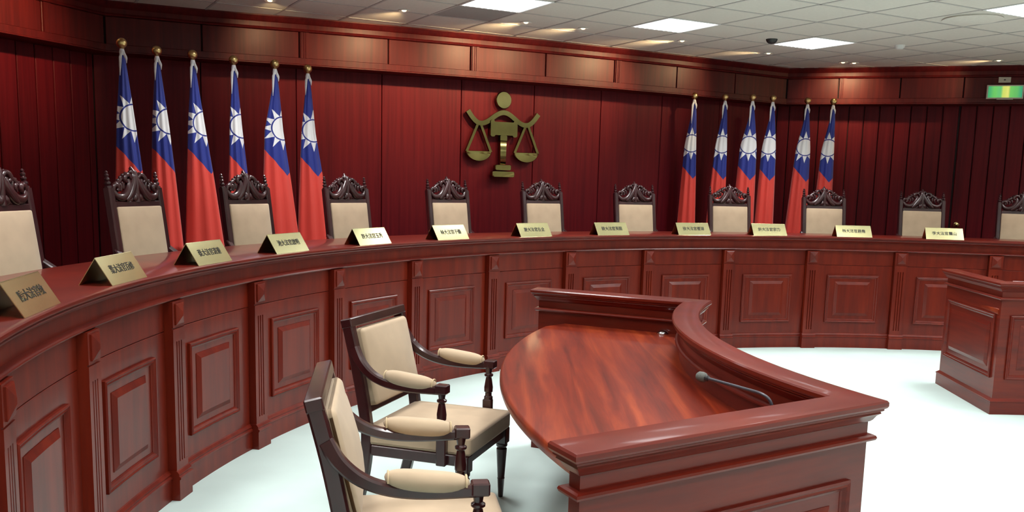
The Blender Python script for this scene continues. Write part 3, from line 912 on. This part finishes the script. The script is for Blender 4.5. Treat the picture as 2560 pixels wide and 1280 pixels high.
for cx in (-.295, .295):
    pan = []
    for q in range(17):
        a = PI + PI * q / 16; pan.append((cx + .155 * math.cos(a), 2.025 + .112 * math.sin(a)))
    p_ = plate('scale_pan', pan, .03, .075)
    for sg in (-1, 1):
        mb = MB(); a0 = (cx + sg * .004, 2.352); a1 = (cx + sg * .148, 2.015); t = Vector((a1[0] - a0[0], a1[1] - a0[1])).normalized(); nx, nz = -t.y * .014, t.x * .014
        mb.loft([[EP(x + nx, z + nz, .03), EP(x + nx, z + nz, .07), EP(x - nx, z - nz, .07), EP(x - nx, z - nz, .03)] for x, z in (a0, a1)])
        mb.build('scale_arm', 'brass_dark', p_, smooth=20)
mb = MB()
for s, z in ((0, 2.59), (0, 2.05), (-.3, 2.33), (.3, 2.33), (0, 1.85), (0, 1.77), (-.295, 1.96), (.295, 1.96)):
    mb.loft([[EP(s + .02 * math.cos(2 * PI * q / 8), z + .02 * math.sin(2 * PI * q / 8), d) for q in range(8)] for d in (-.004, .034)])
mb.build('stand_off', 'brass_dark', emb)

# ------------------------------------------------------------------ clerks' desks
def polar(r, th): return Vector((CC.x + r * math.cos(R(th)), CC.y + r * math.sin(R(th))))
CAP = [(-0.040, 0.958), (-0.034, 0.964), (-0.026, 0.978), (-0.016, 0.986), (-0.018, 0.991), (-0.010, 0.996), (-0.010, 1.001), (-0.003, 1.006), (0.0, 1.012), (0.0, 1.024), (-0.005, 1.030), (-0.008, 1.031)]
RAIL = [(-0.055, 0.893), (-0.032, 0.893), (-0.024, 0.897), (-0.021, 0.904), (-0.024, 0.911), (-0.032, 0.915), (-0.055, 0.915)]
SKIRT = [(-0.055, 0.0), (-0.026, 0.0), (-0.026, 0.095), (-0.022, 0.099), (-0.022, 0.107), (-0.034, 0.116), (-0.045, 0.125), (-0.055, 0.125)]
def desk(name, label, outer, inner, panels, table_r, table_z, chord):
    """outer/inner: plan lines of the ledge cap from one wing end to the other"""
    outl = [tuple(p) for p in outer] + [tuple(p) for p in inner[::-1]]
    e = empty(name, (*((outer[0] + outer[-1]) / 2), 0)); tag(e, label, 'desk')
    mb = MB(); mb.outline(outl, CAP); mb.build('ledge', 'desk_wood', e, smooth=25)
    mb = MB(); mb.outline(outl, [(-0.045, 0.0), (-0.045, 0.965)]); body = mb.build('body', 'desk_wood', e, smooth=20)
    mb = MB(); mb.outline(outl, RAIL); mb.build('rail_moulding', 'desk_wood', e, smooth=25)
    mb = MB(); mb.outline(outl, SKIRT); mb.build('plinth', 'desk_wood', e, smooth=25)
    for mp, s0, s1, ns in panels:
        mb = MB(); mb.loops(mp, s0, s1, 0.275, 0.775, [(0, -0.006), (0, 0.012), (0.006, 0.017), (0.014, 0.012), (0.020, 0.014), (0.028, 0.004), (0.036, 0.001), (0.036, -0.006)], nseg=ns, fill=False)
        f = mb.build('panel_frame', 'desk_wood', body, smooth=20)
        mb = MB(); mb.loops(mp, s0 + .085, s1 - .085, 0.275 + .075, 0.775 - .075, [(0, -0.006), (0, 0.002), (0.030, 0.016), (0.032, 0.016)], nseg=ns)
        mb.build('raised_panel', 'desk_wood', body, smooth=15)
    # table between the wings
    (th0, th1) = chord; n = 40
    out = [tuple(polar(table_r, th0 + (th1 - th0) * k / n)) for k in range(n + 1)]
    mid = [tuple(p) for p in inner_arc_pts(inner, 0.07)]
    tb = out + mid
    z = table_z
    prof = [(-0.012, z - .050), (-0.004, z - .047), (0.0, z - .036), (0.0, z - .016), (-0.003, z - .007), (-0.010, z - .001), (-0.014, z)]
    mb = MB(); mb.outline(tb, prof); mb.build('table_top', 'table_wood', e, smooth=35)
    return e, body
def inner_arc_pts(inner, push):
    # from wing 2 inner end back along the inner line to wing 1 (reverse order), pushed into the wall a little
    pts = [Vector(p) for p in inner[::-1]]
    for a_, b_ in ((0, 1), (-1, -2)):
        pts[a_] = pts[a_] + (pts[b_] - pts[a_]) * 0.22
    return offset_poly([tuple(p) for p in pts], PUSH[0] * push, closed=False)
PUSH = [1]
def line_map(a, b, nsign=1):
    a, b = Vector(a), Vector(b); d = (b - a); L_ = d.length; d.normalize(); n_ = Vector((d.y, -d.x)) * nsign
    return (lambda s, z, dd: Vector((*(a + d * s + n_ * (dd - 0.045)), z))), L_
def arc_map(r, th0, th1):
    L_ = R(abs(th1 - th0)) * r; sg = 1 if th1 > th0 else -1
    return (lambda s, z, dd: Vector((*polar(r + 0.045 - dd, th0 + sg * math.degrees(s / r)), z))), L_

# desk in the middle of the picture: wings at both ends, front arc concave towards the court
A_, B_, D_, C_ = polar(4.255, 208.0), polar(3.005, 205.8), polar(2.985, 156.0), polar(4.13, 155.7)
Ai, Bi, Di, Ci = polar(4.255, 206.05), polar(3.146, 203.5), polar(3.125, 158.75), polar(4.12, 157.75)
NA = 28
o1 = [A_] + [polar(3.0, 205.8 + (156.0 - 205.8) * k / NA) for k in range(NA + 1)] + [C_]
i1 = [Ai] + [polar(3.14, 203.5 + (158.75 - 203.5) * k / NA) for k in range(NA + 1)] + [Ci]
m1, l1 = line_map(A_, polar(3.0, 205.8)); m2, l2 = line_map(polar(3.0, 156.0), C_)
m3, l3 = arc_map(3.0, 205.8, 156.0)
PUSH[0] = -1
TZ = 0.825
desk1, body1 = desk('clerk_desk', 'red-brown clerk desk with a rounded table and raised ledge in the foreground', o1, i1,
    [(m1, .13, l1 - .12, 1), (m2, .13, l2 - .13, 1), (m3, .12, l3 / 2 - .07, 8), (m3, l3 / 2 + .07, l3 - .12, 8)], 3.975, TZ, (204.6, 159.6))
# matching desk at the right edge
t0, t1 = 94.7, 46.0
q0, q1 = polar(3.95, 91.9), polar(3.95, 48.8)
o2 = [q0] + [polar(2.77, t0 + (t1 - t0) * k / NA) for k in range(NA + 1)] + [q1]
i2 = [polar(3.95, 89.9)] + [polar(2.91, 92.1 + (48.6 - 92.1) * k / NA) for k in range(NA + 1)] + [polar(3.95, 50.8)]
n1, k1 = line_map(q0, polar(2.77, t0)); n2, k2 = line_map(polar(2.77, t1), q1); n3, k3 = arc_map(2.77, t0, t1)
desk2, body2 = desk('clerk_desk', 'red-brown panelled desk cut off by the right edge of the picture', o2, i2,
    [(n1, .12, k1 - .12, 1), (n2, .12, k2 - .12, 1), (n3, .13, k3 / 2 - .06, 8), (n3, k3 / 2 + .06, k3 - .13, 8)], 3.70, TZ, (88.6, 52.0))

# chrome cable grommet on the table
g = (0.90, 5.42)
mb = MB(); mb.lathe([(.038, 0), (.038, .004), (.034, .010), (.025, .017), (.014, .021), (.003, .022)], (g[0], g[1], TZ + .001), n=20)
gr = mb.build('cable_grommet', 'chrome', smooth=40); tag(gr, 'small chrome cap on the table top by the far ledge', 'grommet')

# goose-neck microphone
mic = empty('microphone', (0.868, 2.985, TZ)); tag(mic, 'grey goose-neck microphone leaning over the foreground table', 'microphone')
mb = MB(); mb.lathe([(.035, 0), (.035, .006), (.012, .012), (.010, .03)], (0.868, 2.985, TZ + .001), n=16); mb.build('socket', 'dark_plastic', mic)
path = []
for k in range(26):
    t = k / 25
    pa = [Vector((0.868, 2.985, TZ + .02)), Vector((0.870, 2.984, .94)), Vector((0.866, 2.986, .992)), Vector((0.842, 3.004, 1.018)), Vector((0.792, 3.066, 1.024)), Vector((0.690, 3.194, 1.030))]
    x = t * (len(pa) - 1); q = min(int(x), len(pa) - 2); u = x - q
    p0 = pa[max(0, q - 1)]; p1 = pa[q]; p2 = pa[q + 1]; p3 = pa[min(len(pa) - 1, q + 2)]
    path.append(0.5 * ((2 * p1) + (-p0 + p2) * u + (2 * p0 - 5 * p1 + 4 * p2 - p3) * u * u + (-p0 + 3 * p1 - 3 * p2 + p3) * u ** 3))
mb = MB(); mb.tube(path, .0058, n=10); mb.build('goose_neck', 'grey_metal', mic, smooth=60)
dv = (path[-1] - path[-3]).normalized(); q = dv.to_track_quat('Z', 'Y').to_matrix()
mb = MB(); mb.lathe([(.006, -.012), (.011, -.008), (.011, .006)], path[-1], n=12, axis=q); mb.build('collar', 'dark_plastic', mic)
mb = MB(); mb.lathe([(.010, 0), (.017, .006), (.019, .018), (.018, .030), (.012, .038), (.003, .040)], path[-1], n=16, axis=q); mb.build('foam_head', 'grey_foam', mic, smooth=60)

# ------------------------------------------------------------------ armchairs at the desk
def bez(pts, n):
    out = []
    q = [pts[0]] + pts + [pts[-1]]
    for k in range(1, len(q) - 2):
        for s_ in range(n):
            t = s_ / n; a, b, c, d = [Vector(v) for v in q[k - 1:k + 3]]
            out.append(0.5 * ((2 * b) + (-a + c) * t + (2 * a - 5 * b + 4 * c - d) * t * t + (-a + 3 * b - 3 * c + d) * t ** 3))
    out.append(Vector(pts[-1])); return out
def make_armchair():
    e = empty('armchair', (0, 0, 0)); M_ = 'armchair_wood'
    for sg in (-1, 1):
        mb = MB(); y = sg * .285
        mb.rectbar(bez([(-.635, y, 0), (-.585, y, .20), (-.560, y, .40), (-.575, y, .56), (-.622, y, .80), (-.672, y, 1.0)], 4), .045, .058, Vector((0, 1, 0)))
        mb.build('rear_leg', M_, e, local=True)
        mb = MB()
        mb.lathe([(.012, 0), (.014, .01), (.019, .10), (.021, .105), (.019, .11), (.027, .24), (.029, .27), (.024, .278), (.031, .288), (.031, .30), (.026, .305)], (-.045, sg * .278, 0), n=14)
        mb.box((-.045, sg * .278, .345), (.066, .066, .085), None, ch=.004)
        mb.build('front_leg', M_, e, local=True)
        mb = MB(); mb.box((-.30, sg * .292, .362), (.46, .034, .052), None, ch=.004); mb.build('side_rail', M_, e, local=True)
        # swept arm
        mb = MB()
        ap = bez([(-.632, sg * .288, .865), (-.590, sg * .300, .800), (-.520, sg * .315, .745), (-.43, sg * .326, .715), (-.32, sg * .332, .705), (-.18, sg * .334, .708), (-.118, sg * .334, .712)], 5)
        mb.rectbar(ap, .046, [.052 - .012 * min(1, k / 12) for k in range(len(ap))], Vector((0, 1, 0)))
        mb.box((-.140, sg * .334, .716), (.060, .056, .044), None, ch=.005)
        arm = mb.build('arm', M_, e, local=True)
        mb = MB()
        rings = []
        for k in range(17):
            q_ = -math.cos(PI * k / 16); t = (q_ + 1) / 2; x = -.448 + .275 * t
            g_ = max(0.0, 1 - abs(q_) ** 3.2) ** .5 + .03
            zc = .738 - .006 * t + .020 * (1 - t) ** 2
            rings.append([Vector((x, sg * .331 + .038 * g_ * math.cos(2 * PI * q / 14), zc + .036 * g_ * math.sin(2 * PI * q / 14))) for q in range(14)])
        mb.loft(rings); pad = mb.build('arm_pad', 'upholstery', e, local=True, smooth=60)
        mb = MB()
        for xx, zz in ((-.436, .752), (-.186, .733)):
            mb.tube([Vector((xx, sg * .331 + .026 * math.cos(a), zz + .025 * math.sin(a))) for a in [PI * (k - 1) / 10 for k in range(13)]], .0035, n=6)
        mb.build('piping', 'piping', pad, local=True, smooth=60)
        # turned post
        mb = MB(); mb.box((-.145, sg * .318, .43), (.050, .036, .19), None, ch=.004)
        mb.lathe([(.020, 0), (.024, .006), (.024, .022), (.018, .028), (.018, .045), (.023, .05), (.024, .075), (.018, .115), (.015, .130), (.024, .138), (.024, .146), (.015, .152), (.019, .175), (.021, .19)], (-.145, sg * .326, .515), n=14)
        mb.build('arm_post', M_, e, local=True, smooth=35)
    mb = MB(); mb.box((-.045, 0, .362), (.036, .50, .052), None, ch=.004); mb.build('front_rail', M_, e, local=True)
    mb = MB(); mb.box((-.555, 0, .362), (.036, .53, .052), None, ch=.004); mb.build('rear_rail', M_, e, local=True)
    rot = Matrix.Rotation(math.atan2(-.1, .42), 3, 'Y')
    mb = MB(); mb.box((-.668, 0, .986), (.060, .617, .046), rot, ch=.005); mb.build('top_rail', M_, e, local=True)
    mb = MB(); mb.box((-.573, 0, .555), (.036, .53, .034), rot, ch=.004); mb.build('lower_back_rail', M_, e, local=True)
    mb = MB(); mb.rounded((-.600, 0, .764), (.084, .523, .392), .026, rot, seg=4, puff=.028, only='x'); mb.build('back_cushion', 'upholstery', e, local=True, smooth=60)
    mb = MB(); mb.rounded((-.285, 0, .434), (.560, .606, .098), .018, None, seg=3, puff=.020, only='z'); mb.build('seat_cushion', 'upholstery', e, local=True, smooth=60)
    return e
ac = make_armchair()
ac.location = (-.083, 4.553, 0); ac.rotation_euler = (0, 0, -.322)
tag(ac, 'beige upholstered armchair standing farther back at the rounded table', 'armchair', 'armchairs at the clerk desk')
ac2 = copy_tree(ac); ac2.location = (.002, 3.224, 0); ac2.rotation_euler = (0, 0, .145)
tag(ac2, 'beige upholstered armchair nearest the camera, cut off at the bottom', 'armchair', 'armchairs at the clerk desk')

# ------------------------------------------------------------------ ceiling fittings
def make_panel_light():
    e = empty('ceiling_light', (0, 0, 0)); h = T / 2 - .006
    mb = MB()
    for a, b in (((-h, -h), (h, -h)), ((h, -h), (h, h)), ((h, h), (-h, h)), ((-h, h), (-h, -h))):
        a, b = Vector((*a, 0)), Vector((*b, 0)); mb.rectbar([a, b], .022, .026, (b - a).cross(Vector((0, 0, 1))))
    mb.build('frame', 'white_metal', e, local=True, smooth=0)
    mb = MB(); n = 10
    for q in range(n):
        x0 = -h + .012 + (2 * h - .024) * q / n; x1 = -h + .012 + (2 * h - .024) * (q + 1) / n
        pts = [(x0, .004)] + [(x0 + (x1 - x0) * s_ / 2, -.004 - .010 * math.sin(PI * s_ / 2)) for s_ in range(3)] + [(x1, .004)]
        mb.loft([[Vector((x, y, z)) for x, z in pts] for y in (-h + .012, h - .012)])
    mb.build('diffuser', 'panel_light', e, local=True, smooth=40)
    return e
LN = {(-4, 2): 'glowing square ceiling light at the top edge, left of the others', (-1, 2): 'glowing square ceiling light in the middle of the visible ceiling',
      (2, 2): 'glowing square ceiling light nearest the right-hand wall corner', (2, -2): 'glowing square ceiling light cut off at the top right corner'}
pl0 = None
for t in LIGHT_TILES:
    if pl0 is None: e = pl0 = make_panel_light()
    else: e = copy_tree(pl0)
    c = GW(t[0] + .5, t[1] + .5); e.location = (c.x, c.y, ZC + .006); e.rotation_euler = (0, 0, GA)
    tag(e, LN.get(t, 'square ceiling light overhead, outside the picture'), 'ceiling light', 'square ceiling lights')
    ld = bpy.data.lights.new('tube_light', 'AREA'); ld.shape = 'SQUARE'; ld.size = T - .06; ld.energy = PANEL_WATT
    ld.color = (1.0, 0.985, 0.96); ld.spread = R(PANEL_SPREAD)
    lo = bpy.data.objects.new('tube_light', ld); COL.objects.link(lo); lo.parent = e; lo.location = (0, 0, -.022)

def make_spot():
    e = empty('downlight', (0, 0, 0))
    mb = MB(); mb.lathe([(.034, -.001), (.055, -.001), (.057, -.006), (.050, -.010), (.036, -.004)], (0, 0, 0), n=20); mb.build('trim_ring', 'white_metal', e, local=True, smooth=50)
    mb = MB(); mb.sphere((0, 0, -.002), .024, n=10, sc_=(1, 1, .6)); mb.build('bulb', 'halogen_bulb', e, local=True, smooth=60)
    return e
SP = [((-6.37, 4.31), (-5.9, 5.7), .35), ((-4.49, 3.87), (-4.55, 5.3), 1.0), ((-2.52, 3.67), (-2.95, 5.2), 1.3), ((-1.5, 3.60), (-2.1, 5.2), .8),
      ((.56, 3.64), (-.30, 5.1), 1.2), ((2.74, 3.83), (1.4, 5.1), .5), ((4.73, 3.86), (5.4, 4.7), .45), ((4.95, 3.78), (5.9, 4.3), .35), ((6.64, 1.87), (6.1, 3.9), .35), ((-9.0, 3.4), (-9.9, 4.9), 1.2)]
SLAB = ['dim warm downlight at the top edge above the left flags', 'warm downlight on the ceiling left of the top light panel', 'warm downlight on the ceiling above the emblem, farther left',
        'warm downlight on the ceiling above the emblem, farther right', 'bright downlight just below the middle ceiling panel', 'warm downlight beside the black ceiling sensor',
        'left one of the paired downlights near the right corner', 'right one of the paired downlights near the right corner', 'warm downlight on the ceiling above the exit sign', 'downlight by the left wall, outside the picture']
sp0 = None
for (ci, tg, pw), lb in zip(SP, SLAB):
    if sp0 is None: e = sp0 = make_spot()
    else: e = copy_tree(sp0)
    c = GW(*ci); e.location = (c.x, c.y, ZC)
    tag(e, lb, 'downlight', 'small warm downlights')
for (ci, tg, pw) in SP:
    c = GW(*ci); tp = GW(*tg)
    ld = bpy.data.lights.new('halogen', 'SPOT'); ld.energy = SPOT_WATT * pw; ld.color = (1.0, 0.70, 0.36)
    ld.spot_size = R(84); ld.spot_blend = 0.9; ld.shadow_soft_size = 0.025
    lo = bpy.data.objects.new('halogen', ld); COL.objects.link(lo); lo.location = (c.x, c.y, ZC - .05)
    dv = Vector((tp.x - c.x, tp.y - c.y, 2.80 - (ZC - .05)))
    lo.rotation_euler = dv.to_track_quat('-Z', 'Y').to_euler()

# round air diffuser
c = GW(VENT_TILE[0] + .5, VENT_TILE[1] + .5)
vt = empty('air_diffuser', (c.x, c.y, ZC)); tag(vt, 'round grey air diffuser in the ceiling, near the top right light', 'vent')
for k, r_ in enumerate((.25, .19, .13, .07)):
    mb = MB(); mb.lathe([(r_ - .028, -.004 - .006 * k), (r_, -.002 - .004 * k), (r_ + .004, -.012 - .006 * k), (r_ - .022, -.018 - .006 * k)], (c.x, c.y, ZC), n=32)
    mb.build('ring', 'ceiling_tile', vt, smooth=40)
c = GW(3.78, 1.77)
mb = MB(); mb.lathe([(.055, 0), (.055, -.012), (.045, -.03), (.03, -.042), (.004, -.045)], (c.x, c.y, ZC), n=24)
tag(mb.build('smoke_detector', 'white_metal', smooth=40), 'white domed smoke detector on the ceiling', 'smoke detector')
c = GW(1.64, 2.61)
mb = MB(); mb.lathe([(.06, 0), (.06, -.008), (.05, -.03), (.03, -.045), (.004, -.05)], (c.x, c.y, ZC), n=24)
tag(mb.build('ceiling_sensor', 'dark_plastic', smooth=40), 'black domed sensor on the ceiling left of the light panel', 'sensor')

# exit sign and the small emergency lamp box on the right fascia
def FR(s, z, d): return Vector((*(CR + DR * s + nR * d), z))
sg_ = empty('exit_sign', tuple(FR(2.56, 2.85, 0))); tag(sg_, 'glowing green and yellow exit sign on the right fascia', 'sign')
mb = MB(); bx = [(2.362, 2.848), (2.768, 2.848), (2.768, 3.012), (2.362, 3.012)]
mb.loft([[FR(s, z, d) for s, z in bx] for d in (0.0, .055)]); mb.build('case', 'beige_plastic', sg_, smooth=0)
face = MB(); face.v = [FR(s, z, .0565) for s, z in ((2.378, 2.862), (2.752, 2.862), (2.752, 2.998), (2.378, 2.998))] + [FR(s, z, .054) for s, z in ((2.378, 2.862), (2.752, 2.862), (2.752, 2.998), (2.378, 2.998))]
face.f = [(0, 1, 2, 3), (7, 6, 5, 4), (0, 4, 5, 1), (1, 5, 6, 2), (2, 6, 7, 3), (3, 7, 4, 0)]
face.build('glowing_face', 'exit_sign_face', sg_, smooth=0)
mb = MB(); mb.loft([[FR(s, z, d) for s, z in ((2.48, 2.838), (2.66, 2.838), (2.66, 2.849), (2.48, 2.849))] for d in (.02, .05)]); mb.build('test_bar', 'beige_plastic', sg_, smooth=0)
eb = empty('wall_socket', tuple(FR(2.555, 3.05, 0))); tag(eb, 'small beige socket plate on the fascia above the exit sign', 'socket')
mb = MB(); mb.loft([[FR(s, z, d) for s, z in ((2.487, 3.045), (2.622, 3.045), (2.622, 3.110), (2.487, 3.110))] for d in (-.006, .012)]); mb.build('plate', 'beige_plastic', eb, smooth=0)
mb = MB(); mb.loft([[FR(s, z, d) for s, z in ((2.545, 3.070), (2.565, 3.070), (2.565, 3.085), (2.545, 3.085))] for d in (.010, .014)]); mb.build('opening', 'dark_plastic', eb, smooth=0)
